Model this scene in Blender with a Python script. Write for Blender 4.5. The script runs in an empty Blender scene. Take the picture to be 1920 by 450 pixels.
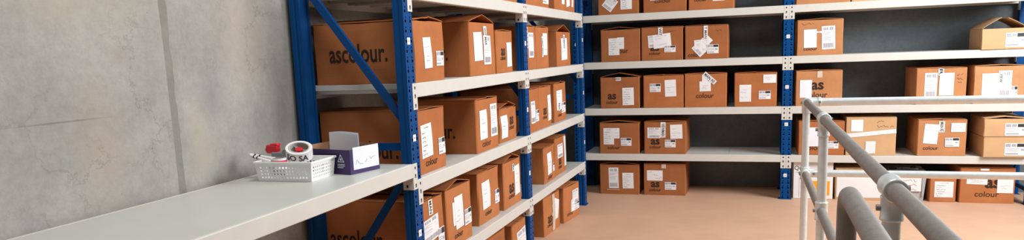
import bpy, bmesh, math, random
from mathutils import Vector, Matrix, noise

random.seed(11)
scene = bpy.context.scene
COL = scene.collection
PI = math.pi

# ------------------------------------------------------------------ camera
W_PX, H_PX = 1920, 450
cam_d = bpy.data.cameras.new('camera')
cam = bpy.data.objects.new('camera', cam_d)
COL.objects.link(cam)
cam_d.sensor_fit = 'HORIZONTAL'
cam_d.sensor_width = 36.0
cam_d.lens = 1365.02 / 1920 * 36.0
cam_d.shift_y = (323.16 - 225.0) / 1920
cam_d.clip_start = 0.05
yaw, pitch, roll = 0.32807, 0.16184, -0.03873
fwd = Vector((-math.sin(yaw) * math.cos(pitch), math.cos(yaw) * math.cos(pitch), -math.sin(pitch)))
rgt0 = Vector((math.cos(yaw), math.sin(yaw), 0))
up0 = rgt0.cross(fwd)
rgt = rgt0 * math.cos(roll) + up0 * math.sin(roll)
upv = -rgt0 * math.sin(roll) + up0 * math.cos(roll)
m = Matrix((rgt, upv, -fwd)).transposed().to_4x4()
m.translation = Vector((1.6829, -3.40, 1.5879))
cam.matrix_world = m
scene.camera = cam

# ------------------------------------------------------------------ materials
def mat(name, col, rough=0.6, metal=0.0, var=0.0, scale=8.0, bump=0.0, bscale=60.0, spec=0.4, stretch=None):
    M = bpy.data.materials.new(name)
    M.use_nodes = True
    nt = M.node_tree
    b = nt.nodes['Principled BSDF']
    b.inputs['Base Color'].default_value = (*col, 1)
    b.inputs['Roughness'].default_value = rough
    b.inputs['Metallic'].default_value = metal
    b.inputs['Specular IOR Level'].default_value = spec
    if var or bump:
        tc = nt.nodes.new('ShaderNodeTexCoord')
        src = tc.outputs['Object']
        if stretch:
            mp = nt.nodes.new('ShaderNodeMapping')
            mp.inputs['Scale'].default_value = stretch
            nt.links.new(src, mp.inputs['Vector'])
            src = mp.outputs['Vector']
    if var:
        n = nt.nodes.new('ShaderNodeTexNoise')
        n.inputs['Scale'].default_value = scale
        n.inputs['Detail'].default_value = 6
        n.inputs['Roughness'].default_value = 0.6
        nt.links.new(src, n.inputs['Vector'])
        r = nt.nodes.new('ShaderNodeValToRGB')
        r.color_ramp.elements[0].position = 0.3
        r.color_ramp.elements[1].position = 0.7
        r.color_ramp.elements[0].color = (*[c * (1 - var) for c in col], 1)
        r.color_ramp.elements[1].color = (*[min(1, c * (1 + var)) for c in col], 1)
        nt.links.new(n.outputs['Fac'], r.inputs['Fac'])
        nt.links.new(r.outputs['Color'], b.inputs['Base Color'])
    if bump:
        n2 = nt.nodes.new('ShaderNodeTexNoise')
        n2.inputs['Scale'].default_value = bscale
        n2.inputs['Detail'].default_value = 5
        nt.links.new(src, n2.inputs['Vector'])
        bp = nt.nodes.new('ShaderNodeBump')
        bp.inputs['Strength'].default_value = bump
        bp.inputs['Distance'].default_value = 0.01
        nt.links.new(n2.outputs['Fac'], bp.inputs['Height'])
        nt.links.new(bp.outputs['Normal'], b.inputs['Normal'])
    return M

KRAFT = [mat('kraft_%d' % i, c, 0.80, var=0.11, scale=6, bump=0.28, bscale=11, spec=0.15) for i, c in enumerate([
    (0.42, 0.148, 0.052), (0.35, 0.125, 0.045), (0.46, 0.172, 0.064), (0.52, 0.27, 0.125), (0.40, 0.142, 0.050), (0.50, 0.225, 0.098)])]
PALE = mat('kraft_pale', (0.58, 0.36, 0.19), 0.8, var=0.06, scale=5, bump=0.1, bscale=18, spec=0.2)
PRINT = mat('dark_print', (0.035, 0.016, 0.008), 0.8)
PAPER = mat('label_paper', (0.80, 0.79, 0.80), 0.6)
INK = mat('ink_black', (0.03, 0.03, 0.035), 0.6)
GREYINK = mat('ink_grey', (0.36, 0.36, 0.40), 0.6)
REDINK = mat('ink_red', (0.6, 0.05, 0.08), 0.6)
TAPE = mat('clear_tape', (0.66, 0.52, 0.42), 0.25, spec=0.6)
WTAPE = mat('white_tape', (0.80, 0.78, 0.78), 0.3)
BLUE = mat('blue_paint', (0.0, 0.055, 0.205), 0.45, var=0.08, scale=14, spec=0.18)
CREAM = mat('cream_paint', (0.62, 0.605, 0.56), 0.42, var=0.03, scale=9, spec=0.35)
DECK = mat('deck_paint', (0.57, 0.56, 0.53), 0.40, var=0.04, scale=4, spec=0.5)
BENCHTOP = mat('bench_laminate', (0.50, 0.51, 0.475), 0.36, var=0.03, scale=3, spec=0.5)
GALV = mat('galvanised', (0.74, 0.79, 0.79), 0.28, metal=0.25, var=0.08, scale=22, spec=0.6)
GALVD = mat('galvanised_shaded', (0.27, 0.245, 0.225), 0.55, metal=0.3, var=0.12, scale=30, bump=0.08, bscale=120)  # darker copy of the pipe zinc, shade of the camera-side run put into colour
HOLE = mat('hole_dark', (0.03, 0.03, 0.03), 0.5, metal=0.5)  # dark colour for blocks standing in for the shaded connector holes
STEEL = mat('bolt_steel', (0.45, 0.45, 0.43), 0.35, metal=0.9)
WHITEP = mat('white_plastic', (0.90, 0.90, 0.90), 0.35)
REDP = mat('red_plastic', (0.62, 0.02, 0.03), 0.3)
GREYP = mat('grey_plastic', (0.22, 0.23, 0.23), 0.4)
CRATEG = mat('crate_grey', (0.42, 0.42, 0.43), 0.4, var=0.05)
BLACKP = mat('black_plastic', (0.02, 0.02, 0.022), 0.4)
PURPLE = mat('purple_card', (0.040, 0.018, 0.105), 0.45, var=0.08)
INNERC = mat('brown_card', (0.36, 0.19, 0.10), 0.8)
ORANGE = mat('orange_print', (0.85, 0.36, 0.01), 0.5)
SHEET = mat('white_sheet', (0.78, 0.80, 0.86), 0.6)

def concrete(name, col, dark, stains=True):
    M = bpy.data.materials.new(name); M.use_nodes = True
    nt = M.node_tree; L = nt.links
    b = nt.nodes['Principled BSDF']; b.inputs['Roughness'].default_value = 0.85
    b.inputs['Specular IOR Level'].default_value = 0.25
    tc = nt.nodes.new('ShaderNodeTexCoord')
    def nz(scale, detail, rough=0.6, dist=0.0):
        n = nt.nodes.new('ShaderNodeTexNoise')
        n.inputs['Scale'].default_value = scale; n.inputs['Detail'].default_value = detail
        n.inputs['Roughness'].default_value = rough; n.inputs['Distortion'].default_value = dist
        L.new(tc.outputs['Object'], n.inputs['Vector']); return n
    def ramp(fac, p0, p1, c0, c1):
        r = nt.nodes.new('ShaderNodeValToRGB')
        r.color_ramp.elements[0].position = p0; r.color_ramp.elements[1].position = p1
        r.color_ramp.elements[0].color = (*c0, 1); r.color_ramp.elements[1].color = (*c1, 1)
        L.new(fac, r.inputs['Fac']); return r.outputs['Color']
    def mix(f, a, c, mode='MIX'):
        mx = nt.nodes.new('ShaderNodeMix'); mx.data_type = 'RGBA'; mx.blend_type = mode
        if isinstance(f, float): mx.inputs[0].default_value = f
        else: L.new(f, mx.inputs[0])
        L.new(a, mx.inputs[6])
        if isinstance(c, tuple): mx.inputs[7].default_value = (*c, 1)
        else: L.new(c, mx.inputs[7])
        return mx.outputs[2]
    base = ramp(nz(2.6, 8, 0.62, 0.4).outputs['Fac'], 0.36, 0.66, dark, col)
    fine = ramp(nz(34, 6, 0.7).outputs['Fac'], 0.30, 0.62, (0.84, 0.84, 0.84), (1, 1, 1))
    c = mix(1.0, base, fine, 'MULTIPLY')
    if stains:
        def blob(cx, cz, rx, rz, colr, amt):
            mp = nt.nodes.new('ShaderNodeMapping')
            mp.inputs['Location'].default_value = (0, -cx / rx, -cz / rz)
            mp.inputs['Scale'].default_value = (0, 1 / rx, 1 / rz)
            L.new(tc.outputs['Object'], mp.inputs['Vector'])
            n = nz(6, 5, 0.65)
            ad = nt.nodes.new('ShaderNodeMix'); ad.data_type = 'VECTOR'; ad.inputs[0].default_value = 0.75
            ln = nt.nodes.new('ShaderNodeVectorMath'); ln.operation = 'LENGTH'
            L.new(mp.outputs['Vector'], ln.inputs[0])
            su = nt.nodes.new('ShaderNodeMath'); su.operation = 'MULTIPLY_ADD'
            L.new(n.outputs['Fac'], su.inputs[0]); su.inputs[1].default_value = 1.3
            L.new(ln.outputs['Value'], su.inputs[2])
            rr = nt.nodes.new('ShaderNodeMapRange')
            rr.inputs['From Min'].default_value = 0.75; rr.inputs['From Max'].default_value = 1.75
            rr.inputs['To Min'].default_value = amt; rr.inputs['To Max'].default_value = 0.0
            L.new(su.outputs[0], rr.inputs['Value'])
            return rr.outputs['Result'], colr
        for bl in [(-1.28, 1.27, 0.15, 0.30, (0.41, 0.325, 0.25), 0.6), (-0.76, 1.25, 0.10, 0.20, (0.43, 0.37, 0.29), 0.7),
                   (-0.42, 1.75, 0.20, 0.34, (0.42, 0.36, 0.29), 0.6), (-1.35, 1.85, 0.40, 0.12, (0.40, 0.37, 0.29), 0.6),
                   (-0.66, 1.45, 0.10, 0.16, (0.20, 0.20, 0.205), 0.55), (-1.15, 1.64, 0.07, 0.05, (0.28, 0.25, 0.22), 0.5),
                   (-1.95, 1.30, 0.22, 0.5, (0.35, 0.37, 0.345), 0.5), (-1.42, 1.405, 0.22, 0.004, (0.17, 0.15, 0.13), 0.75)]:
            f, cc = blob(*bl)
            c = mix(f, c, cc)
        # thin vein-like marks
        v = nt.nodes.new('ShaderNodeTexVoronoi'); v.feature = 'DISTANCE_TO_EDGE'; v.inputs['Scale'].default_value = 3.2
        nn = nz(5, 5, 0.7)
        av = nt.nodes.new('ShaderNodeVectorMath'); av.operation = 'MULTIPLY_ADD'
        L.new(nn.outputs['Color'], av.inputs[0]); av.inputs[1].default_value = (0.35, 0.35, 0.35)
        L.new(tc.outputs['Object'], av.inputs[2]); L.new(av.outputs[0], v.inputs['Vector'])
        vm = ramp(v.outputs['Distance'], 0.0, 0.022, (0.42,) * 3, (0,) * 3)
        gate = ramp(nz(1.7, 3).outputs['Fac'], 0.5, 0.62, (0,) * 3, (1,) * 3)
        g = mix(1.0, vm, gate, 'MULTIPLY')
        c = mix(g, c, (0.16, 0.14, 0.12))
        # pin holes
        v2 = nt.nodes.new('ShaderNodeTexVoronoi'); v2.inputs['Scale'].default_value = 7.0
        L.new(tc.outputs['Object'], v2.inputs['Vector'])
        ph = ramp(v2.outputs['Distance'], 0.03, 0.05, (0.8,) * 3, (0,) * 3)
        c = mix(ph, c, (0.10, 0.095, 0.09))
    L.new(c, b.inputs['Base Color'])
    bp = nt.nodes.new('ShaderNodeBump'); bp.inputs['Strength'].default_value = 0.22; bp.inputs['Distance'].default_value = 0.01
    L.new(nz(20, 8, 0.7).outputs['Fac'], bp.inputs['Height']); L.new(bp.outputs['Normal'], b.inputs['Normal'])
    return M
CONC = concrete('concrete_light', (0.40, 0.385, 0.36), (0.315, 0.305, 0.285))
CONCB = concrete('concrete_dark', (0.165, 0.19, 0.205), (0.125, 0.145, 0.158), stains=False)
SEAL = mat('joint_sealant', (0.235, 0.22, 0.195), 0.9, var=0.1, bump=0.3, bscale=40)
FLOOR = mat('ply_floor', (0.60, 0.37, 0.245), 0.55, var=0.07, scale=2.5, bump=0.03, bscale=30, spec=0.3)

# ------------------------------------------------------------------ mesh helpers
class MB:
    """collects verts / faces with a material slot and builds one mesh"""
    def __init__(s): s.v = []; s.f = []; s.m = []; s.sm = []
    def add(s, verts, faces, mi=0, smooth=False):
        o = len(s.v); s.v += [tuple(x) for x in verts]
        s.f += [tuple(i + o for i in f) for f in faces]; s.m += [mi] * len(faces); s.sm += [smooth] * len(faces)
    def box(s, x0, x1, y0, y1, z0, z1, mi=0, bev=0.0):
        if bev > 0:
            b = min(bev, (x1 - x0) / 2.01, (y1 - y0) / 2.01, (z1 - z0) / 2.01)
            bm = bmesh.new(); bmesh.ops.create_cube(bm, size=1)
            for v in bm.verts:
                v.co = Vector(((x0 + x1) / 2 + v.co.x * (x1 - x0), (y0 + y1) / 2 + v.co.y * (y1 - y0), (z0 + z1) / 2 + v.co.z * (z1 - z0)))
            bmesh.ops.bevel(bm, geom=bm.edges[:], offset=b, segments=2, profile=0.5, affect='EDGES')
            bm.verts.index_update()
            s.add([v.co[:] for v in bm.verts], [[v.index for v in f.verts] for f in bm.faces], mi); bm.free(); return
        V = [(x, y, z) for z in (z0, z1) for y in (y0, y1) for x in (x0, x1)]
        s.add(V, [(0, 2, 3, 1), (4, 5, 7, 6), (0, 1, 5, 4), (2, 6, 7, 3), (0, 4, 6, 2), (1, 3, 7, 5)], mi)
    def tube(s, pts, r, n=16, mi=0, caps=True, smooth=True):
        pts = [Vector(p) for p in pts]; rs = r if isinstance(r, (list, tuple)) else [r] * len(pts)
        rings = []; t = (pts[1] - pts[0]).normalized()
        a = Vector((0, 0, 1)) if abs(t.z) < 0.9 else Vector((1, 0, 0))
        nrm = (a - t * a.dot(t)).normalized()
        for i, p in enumerate(pts):
            if 0 < i < len(pts) - 1: t2 = ((pts[i + 1] - p).normalized() + (p - pts[i - 1]).normalized()).normalized()
            elif i == 0: t2 = (pts[1] - p).normalized()
            else: t2 = (p - pts[i - 1]).normalized()
            nrm = (nrm - t2 * nrm.dot(t2)).normalized(); bn = t2.cross(nrm)
            rings.append([p + (nrm * math.cos(2 * PI * k / n) + bn * math.sin(2 * PI * k / n)) * rs[i] for k in range(n)])
        V = [v for rg in rings for v in rg]
        F = [(i * n + k, i * n + (k + 1) % n, (i + 1) * n + (k + 1) % n, (i + 1) * n + k) for i in range(len(pts) - 1) for k in range(n)]
        s.add(V, F, mi, smooth)
        if caps:
            s.add(rings[0], [tuple(range(n - 1, -1, -1))], mi); s.add(rings[-1], [tuple(range(n))], mi)
    def build(s, name, mats, parent=None, loc=None, rot=None):
        me = bpy.data.meshes.new(name)
        me.from_pydata(s.v, [], s.f)
        for M in (mats if isinstance(mats, (list, tuple)) else [mats]): me.materials.append(M)
        for p, mi, sm in zip(me.polygons, s.m, s.sm): p.material_index = mi; p.use_smooth = sm
        me.validate(); me.update()
        o = bpy.data.objects.new(name, me); COL.objects.link(o)
        if parent: o.parent = parent
        if loc: o.location = loc
        if rot: o.rotation_euler = rot
        return o

def empty(name, loc=(0, 0, 0), rz=0, parent=None):
    o = bpy.data.objects.new(name, None); COL.objects.link(o)
    o.location = loc; o.rotation_euler = (0, 0, rz); o.empty_display_size = 0.1
    if parent: o.parent = parent
    return o
def tag(o, label, cat, group=None):
    o['label'] = label; o['category'] = cat
    if group: o['group'] = group
    return o

_tc = {}
def text_mesh(txt, bold=0.0):
    """flat triangles of a word; returns verts normalised so x-height scale is the font size, plus bounds"""
    k = (txt, bold)
    if k in _tc: return _tc[k]
    cu = bpy.data.curves.new('word', 'FONT'); cu.body = txt; cu.resolution_u = 3; cu.offset = bold
    o = bpy.data.objects.new('word', cu); COL.objects.link(o)
    bpy.context.view_layer.update()
    me = bpy.data.meshes.new_from_object(o.evaluated_get(bpy.context.evaluated_depsgraph_get()))
    V = [(v.co.x, v.co.y) for v in me.vertices]; F = [tuple(p.vertices) for p in me.polygons]
    bpy.data.objects.remove(o); bpy.data.curves.remove(cu); bpy.data.meshes.remove(me)
    x0 = min(v[0] for v in V); x1 = max(v[0] for v in V); y0 = min(v[1] for v in V); y1 = max(v[1] for v in V)
    _tc[k] = (V, F, x0, x1, y0, y1)
    return _tc[k]
def put_text(mb, txt, place, x, y, width=None, height=None, rot=0.0, mi=1, bold=0.0):
    """centre txt at (x, y) of a face, place(x, y) -> 3D point; fitted to width (or height)"""
    V, F, x0, x1, y0, y1 = text_mesh(txt, bold)
    sx = width / (x1 - x0) if width else height / (y1 - y0)
    sy = height / (y1 - y0) if height else sx
    if not width: sx = sy
    c, s_ = math.cos(rot), math.sin(rot); out = []
    for a, b in V:
        a2 = (a - (x0 + x1) / 2) * sx; b2 = (b - (y0 + y1) / 2) * sy
        out.append(place(x + a2 * c - b2 * s_, y + a2 * s_ + b2 * c))
    mb.add(out, F, mi)

# ------------------------------------------------------------------ setting
def struct(o):
    o['kind'] = 'structure'; return o
WX, WY = -0.69, 5.10
g = MB(); g.box(WX - 0.2, 7.0, -6.0, WY + 0.2, -0.12, 0.0); struct(g.build('floor', FLOOR))
# left wall: two tilt-up concrete panels with a recessed sealed joint between them
g = MB()
JY0, JY1 = -0.915, -0.872
def rough_edge(y, z0, z1, n, amp, side):
    return [(y + side * abs(noise.noise(Vector((z * 9, side * 3, 1)))) * amp, z0 + (z1 - z0) * i / n) for i, z in enumerate([z0 + (z1 - z0) * k / n for k in range(n + 1)])]
def wall_panel(mb, ya, yb, edge_a=None, edge_b=None, z1=3.6, xf=WX):
    n = 90
    A = edge_a or [(ya, z1 * i / n) for i in range(n + 1)]
    Bq = edge_b or [(yb, z1 * i / n) for i in range(n + 1)]
    V = []
    for (a, z), (b, _) in zip(A, Bq): V += [(xf, a, z), (xf, b, z), (xf - 0.18, a, z), (xf - 0.18, b, z)]
    F = []
    for i in range(n):
        k = 4 * i; F += [(k, k + 1, k + 5, k + 4), (k + 1, k + 3, k + 7, k + 5), (k + 2, k, k + 4, k + 6), (k + 3, k + 2, k + 6, k + 7)]
    F += [(0, 2, 3, 1), (4 * n, 4 * n + 1, 4 * n + 3, 4 * n + 2)]
    mb.add(V, F)
wall_panel(g, -6.0, JY0, edge_b=rough_edge(JY0, 0, 3.6, 90, 0.006, -1))
edge_r = rough_edge(JY1 + 0.024, 0, 3.6, 90, 0.020, 1)
wall_panel(g, JY1, WY + 0.2, edge_a=edge_r)
V = []                                                     # broken arris along that edge
for k, (y, z) in enumerate(edge_r): V += [(WX, y, z), (WX - 0.004, JY1 + 0.012 * noise.noise(Vector((z * 14, 3, 7))), z), (WX - 0.03, JY1, z)]
g.add(V, [q for k in range(90) for q in ((3 * k + 1, 3 * k, 3 * k + 3, 3 * k + 4), (3 * k + 2, 3 * k + 1, 3 * k + 4, 3 * k + 5))])
struct(g.build('wall_left', CONC))
g = MB(); g.box(WX - 0.1, WX - 0.004, JY0 - 0.02, JY1 + 0.04, 0, 3.6); struct(g.build('trim_1', SEAL))
g = MB(); g.box(WX, 7.0, WY, WY + 0.2, 0, 3.6); struct(g.build('wall_back', CONCB))

# ------------------------------------------------------------------ racks
PW, PD = 0.0946, 0.060
HB, HC = 0.0739, 0.137
Z5, Z4, Z3, Z2, ZB = 1.9538, 1.4547, 0.9547, 0.4582, 1.0445
LEVELS = [Z2, Z3, Z4, Z5]

def make_post(parent, x, y, h, flip=False):
    """folded upright; slotted face towards -y (flip: towards +y), built at x centre, face at y"""
    g = MB(); sgn = -1 if flip else 1
    xs = [-PW / 2, -0.034, -0.028, -0.020, -0.014, 0.014, 0.020, 0.028, 0.034, PW / 2]
    t = 0.0025
    pitch_ = 0.05; nz = int(h / pitch_)
    zs = [0.0]; kinds = []
    for i in range(nz):
        b = i * pitch_
        for d, kd in ((0.012, 0), (0.026, 1), (0.033, 0), (0.043, 2), (0.05, 0)):
            zs.append(b + d); kinds.append(kd)
    zs.append(h); kinds.append(0)
    V = [(x + a, y, z) for z in zs for a in xs]; n = len(xs); F = []
    for j, kd in enumerate(kinds):
        if zs[j + 1] - zs[j] < 1e-5: continue
        for i in range(n - 1):
            if kd == 1 and i in (1, 2, 6, 7): continue
            if kd == 2 and i in (2, 6): continue
            q = (j * n + i, j * n + i + 1, (j + 1) * n + i + 1, (j + 1) * n + i)
            F.append(q if not flip else q[::-1])
    g.add(V, F)
    for sx in (-1, 1):                                    # side webs, with a folded crease, and rear lips
        xo = x + sx * PW / 2
        prof = [(0, 0), (0, 0.022), (-0.004, 0.027), (-0.004, 0.034), (0, 0.039), (0, PD), (-0.022, PD)]
        pts = [(xo + sx * a, y + sgn * b) for a, b in prof]
        V = [(a, b, z) for z in (0, h) for a, b in pts]; k = len(pts)
        F = [(i, i + 1, k + i + 1, k + i) for i in range(k - 1)]
        g.add(V, F if (sx > 0) != flip else [f[::-1] for f in F])
    # closing back skin so the slots look into the dark inside of the section
    V = [(x - PW / 2 + 0.002, y + sgn * (PD - 0.002), 0), (x + PW / 2 - 0.002, y + sgn * (PD - 0.002), 0), (x + PW / 2 - 0.002, y + sgn * (PD - 0.002), h), (x - PW / 2 + 0.002, y + sgn * (PD - 0.002), h)]
    g.add(V, [(0, 1, 2, 3)])
    p = g.build('upright_post', BLUE, parent)
    f = MB(); yo = y + sgn * PD / 2
    f.box(x - 0.062, x + 0.062, yo - 0.045, yo + 0.045, 0.0, 0.006, bev=0.002); f.build('foot_plate', BLUE, p)
    return p

def sticker(post, x, y, z):
    g = MB(); g.box(x - 0.0165, x + 0.0165, y - 0.0012, y - 0.0002, z - 0.0175, z + 0.0175, 0)
    g.box(x - 0.007, x + 0.007, y - 0.0018, y - 0.0013, z - 0.004, z + 0.004, 1)
    o = g.build('level_sticker', [WTAPE, GREYINK], post); o['label'] = 'small white square sticker'

def brace(parent, x, a, b):
    """flat bar in the frame plane from a=(y,z) to b=(y,z)"""
    A = Vector((x, *a)); Bv = Vector((x, *b)); d = (Bv - A).normalized(); n = Vector((0, -d.z, d.y)) * 0.019
    g = MB(); t = 0.012
    V = []
    for p in (A, Bv):
        for sx in (-t, t):
            for k in (-1, 1): V.append(p + n * k + Vector((sx, 0, 0)))
    g.add(V, [(0, 1, 5, 4), (2, 6, 7, 3), (0, 4, 6, 2), (1, 3, 7, 5), (0, 2, 3, 1), (4, 5, 7, 6)])
    for p, s_ in ((A, 1), (Bv, -1)):
        c = p + d * 0.02 * s_
        g.tube([c + Vector((-t - 0.004, 0, 0)), c + Vector((t + 0.004, 0, 0))], 0.009, 8, 1)
    g.build('frame_brace', [BLUE, STEEL], parent)

def connector(beam, xc, side, z, yf, depth_dir):
    """end plate on half of the post face (side=+1: right half) with a return along the post web"""
    g = MB(); s = depth_dir
    def bx(x0, x1, y0, y1, z0, z1, mi=0, bev=0.0):
        a, b = sorted((yf + s * y0, yf + s * y1)); g.box(min(x0, x1), max(x0, x1), a, b, z0, z1, mi, bev)
    e = side * PW / 2
    bx(xc + side * 0.0008, xc + e + side * 0.003, -0.0045, -0.0005, z - HC, z, bev=0.0012)
    bx(xc + e + side * 0.0005, xc + e + side * 0.0038, -0.004, PD - 0.004, z - HC, z - 0.001)
    for dz in (0.022, 0.062, 0.112):
        xx = xc + side * PW * 0.27
        bx(xx - 0.0055, xx + 0.0055, -0.0062, -0.0046, z - dz - 0.008, z - dz + 0.006, 1, 0.001)
        if dz > 0.03: bx(xx - 0.008, xx + 0.008, -0.0058, -0.0046, z - dz - 0.013, z - dz - 0.010, 1)
    # keyhole slot in the web return, seen on the lower half
    g.box(*(sorted((xc + e + side * 0.0036, xc + e + side * 0.0050))), *sorted((yf + s * 0.028, yf + s * 0.038)), z - HC + 0.012, z - HC + 0.026, 1)
    g.build('beam_connector', [CREAM, HOLE], beam)

def make_beam(parent, xa, xb, z, yf, depth_dir):
    x0, x1 = xa + PW / 2 + 0.003, xb - PW / 2 - 0.003; s = depth_dir
    g = MB()
    # stepped section: outer face full height, ledge 32 mm lower that carries the deck
    prof = [(-0.004, 0), (0.012, 0), (0.012, -0.031), (0.040, -0.031), (0.040, -HB), (-0.004, -HB)]
    b = 0.003
    prof = [(-0.004, -b), (-0.004 + b, 0), (0.012, 0), (0.012, -0.031), (0.040, -0.031), (0.040, -HB), (-0.004 + b, -HB), (-0.004, -HB + b)]
    k = len(prof)
    V = [(x, yf + s * a, z + c) for x in (x0, x1) for a, c in prof]
    F = [(i, k + i, k + (i + 1) % k, (i + 1) % k) for i in range(k)] + [tuple(range(k)), tuple(range(2 * k - 1, k - 1, -1))]
    if s > 0: F = [f[::-1] for f in F]
    g.add(V, F)
    bm_ = g.build('beam', CREAM, parent)
    connector(bm_, xa, 1, z, yf, s); connector(bm_, xb, -1, z, yf, s)
    return bm_

def deck(parent, xa, xb, z, depth, n, material, seam=0.0015):
    x0, x1 = xa + PW / 2 + 0.004, xb - PW / 2 - 0.004
    for i in range(n):
        a = x0 + (x1 - x0) * i / n + (seam if i else 0); b = x0 + (x1 - x0) * (i + 1) / n
        g = MB(); g.box(a, b, 0.0135, depth - 0.0135, z - 0.030, z - 0.0005, bev=0.0015)
        for q in (0.06, 0.5, 0.94):                       # stiffening ribs under the sheet
            xm = a + (b - a) * q; g.box(xm - 0.012, xm + 0.012, 0.045, depth - 0.045, z - 0.050, z - 0.030)
        g.build('shelf_panel', material, parent)

def rack(name, label, loc, rz, depth, posts, bays, post_h, stickers):
    """posts: centres along local x; bays: list of (ia, ib, levels)"""
    root = empty(name, loc, rz); tag(root, label, 'rack')
    for i, x in enumerate(posts):
        pf = make_post(root, x, 0.0, post_h); make_post(root, x, depth, post_h, flip=True)
        for z in stickers[i]: sticker(pf, x - 0.004, 0, z)
        ya, yb = PD * 0.75, depth - PD * 0.75
        brace(root, x, (yb, 2.02), (ya + 0.0, 1.25)); brace(root, x, (ya - 0.01, 1.128), (yb + 0.01, 1.128))
        brace(root, x, (ya, 1.00), (yb, 0.20)); brace(root, x, (ya - 0.01, 0.12), (yb + 0.01, 0.12))
        brace(root, x, (ya - 0.01, 2.12), (yb + 0.01, 2.12))
    for ia, ib, lv in bays:
        for z in lv:
            make_beam(root, posts[ia], posts[ib], z, 0.0, 1); make_beam(root, posts[ia], posts[ib], z, depth, -1)
            deck(root, posts[ia], posts[ib], z, depth, 4, DECK)
    return root

LD = 0.662
PYS = [0.0, 1.9804, 3.9489 - PW / 2 + 0.004]
rack('storage_rack', 'long blue and cream shelving rack of cartons along the concrete left wall', (0, 0, 0), PI / 2, LD,
     PYS, [(0, 1, LEVELS), (1, 2, LEVELS)], 2.55,
     [[Z4 + 0.215, Z3 + 0.22, Z2 + 0.21], [Z4 + 0.205, Z3 + 0.20, Z2 + 0.20], [Z4 + 0.24, Z3 + 0.21, Z2 + 0.20]])
YB = 4.4546
XD = 1.968
rack('storage_rack', 'blue and cream shelving rack against the dark back wall, facing the camera', (0, YB, 0), 0, 0.60,
     [-0.19, XD, XD + 2.16], [(0, 1, LEVELS), (1, 2, LEVELS)], 2.55,
     [[Z4 + 0.2], [Z4 + 0.195, Z3 + 0.195, Z2 + 0.315, Z2 - 0.21], [Z4 + 0.2, Z3 + 0.2]])

# workbench hung on the rack's first frame
wb = empty('workbench', (0, 0, 0), PI / 2); tag(wb, 'long grey topped workbench joined to the rack, running along the concrete wall', 'workbench')
make_beam(wb, -1.98, 0.0, ZB, 0.0, 1); make_beam(wb, -1.98, 0.0, ZB, LD, -1)
deck(wb, -1.98, 0.0, ZB, LD, 1, BENCHTOP)
make_post(wb, -1.98, 0.0, ZB + 0.02); make_post(wb, -1.98, LD, ZB + 0.02, flip=True)
brace(wb, -1.98, (0.045, 0.80), (LD - 0.045, 0.15)); brace(wb, -1.98, (0.04, 0.88), (LD - 0.04, 0.88))

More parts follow.
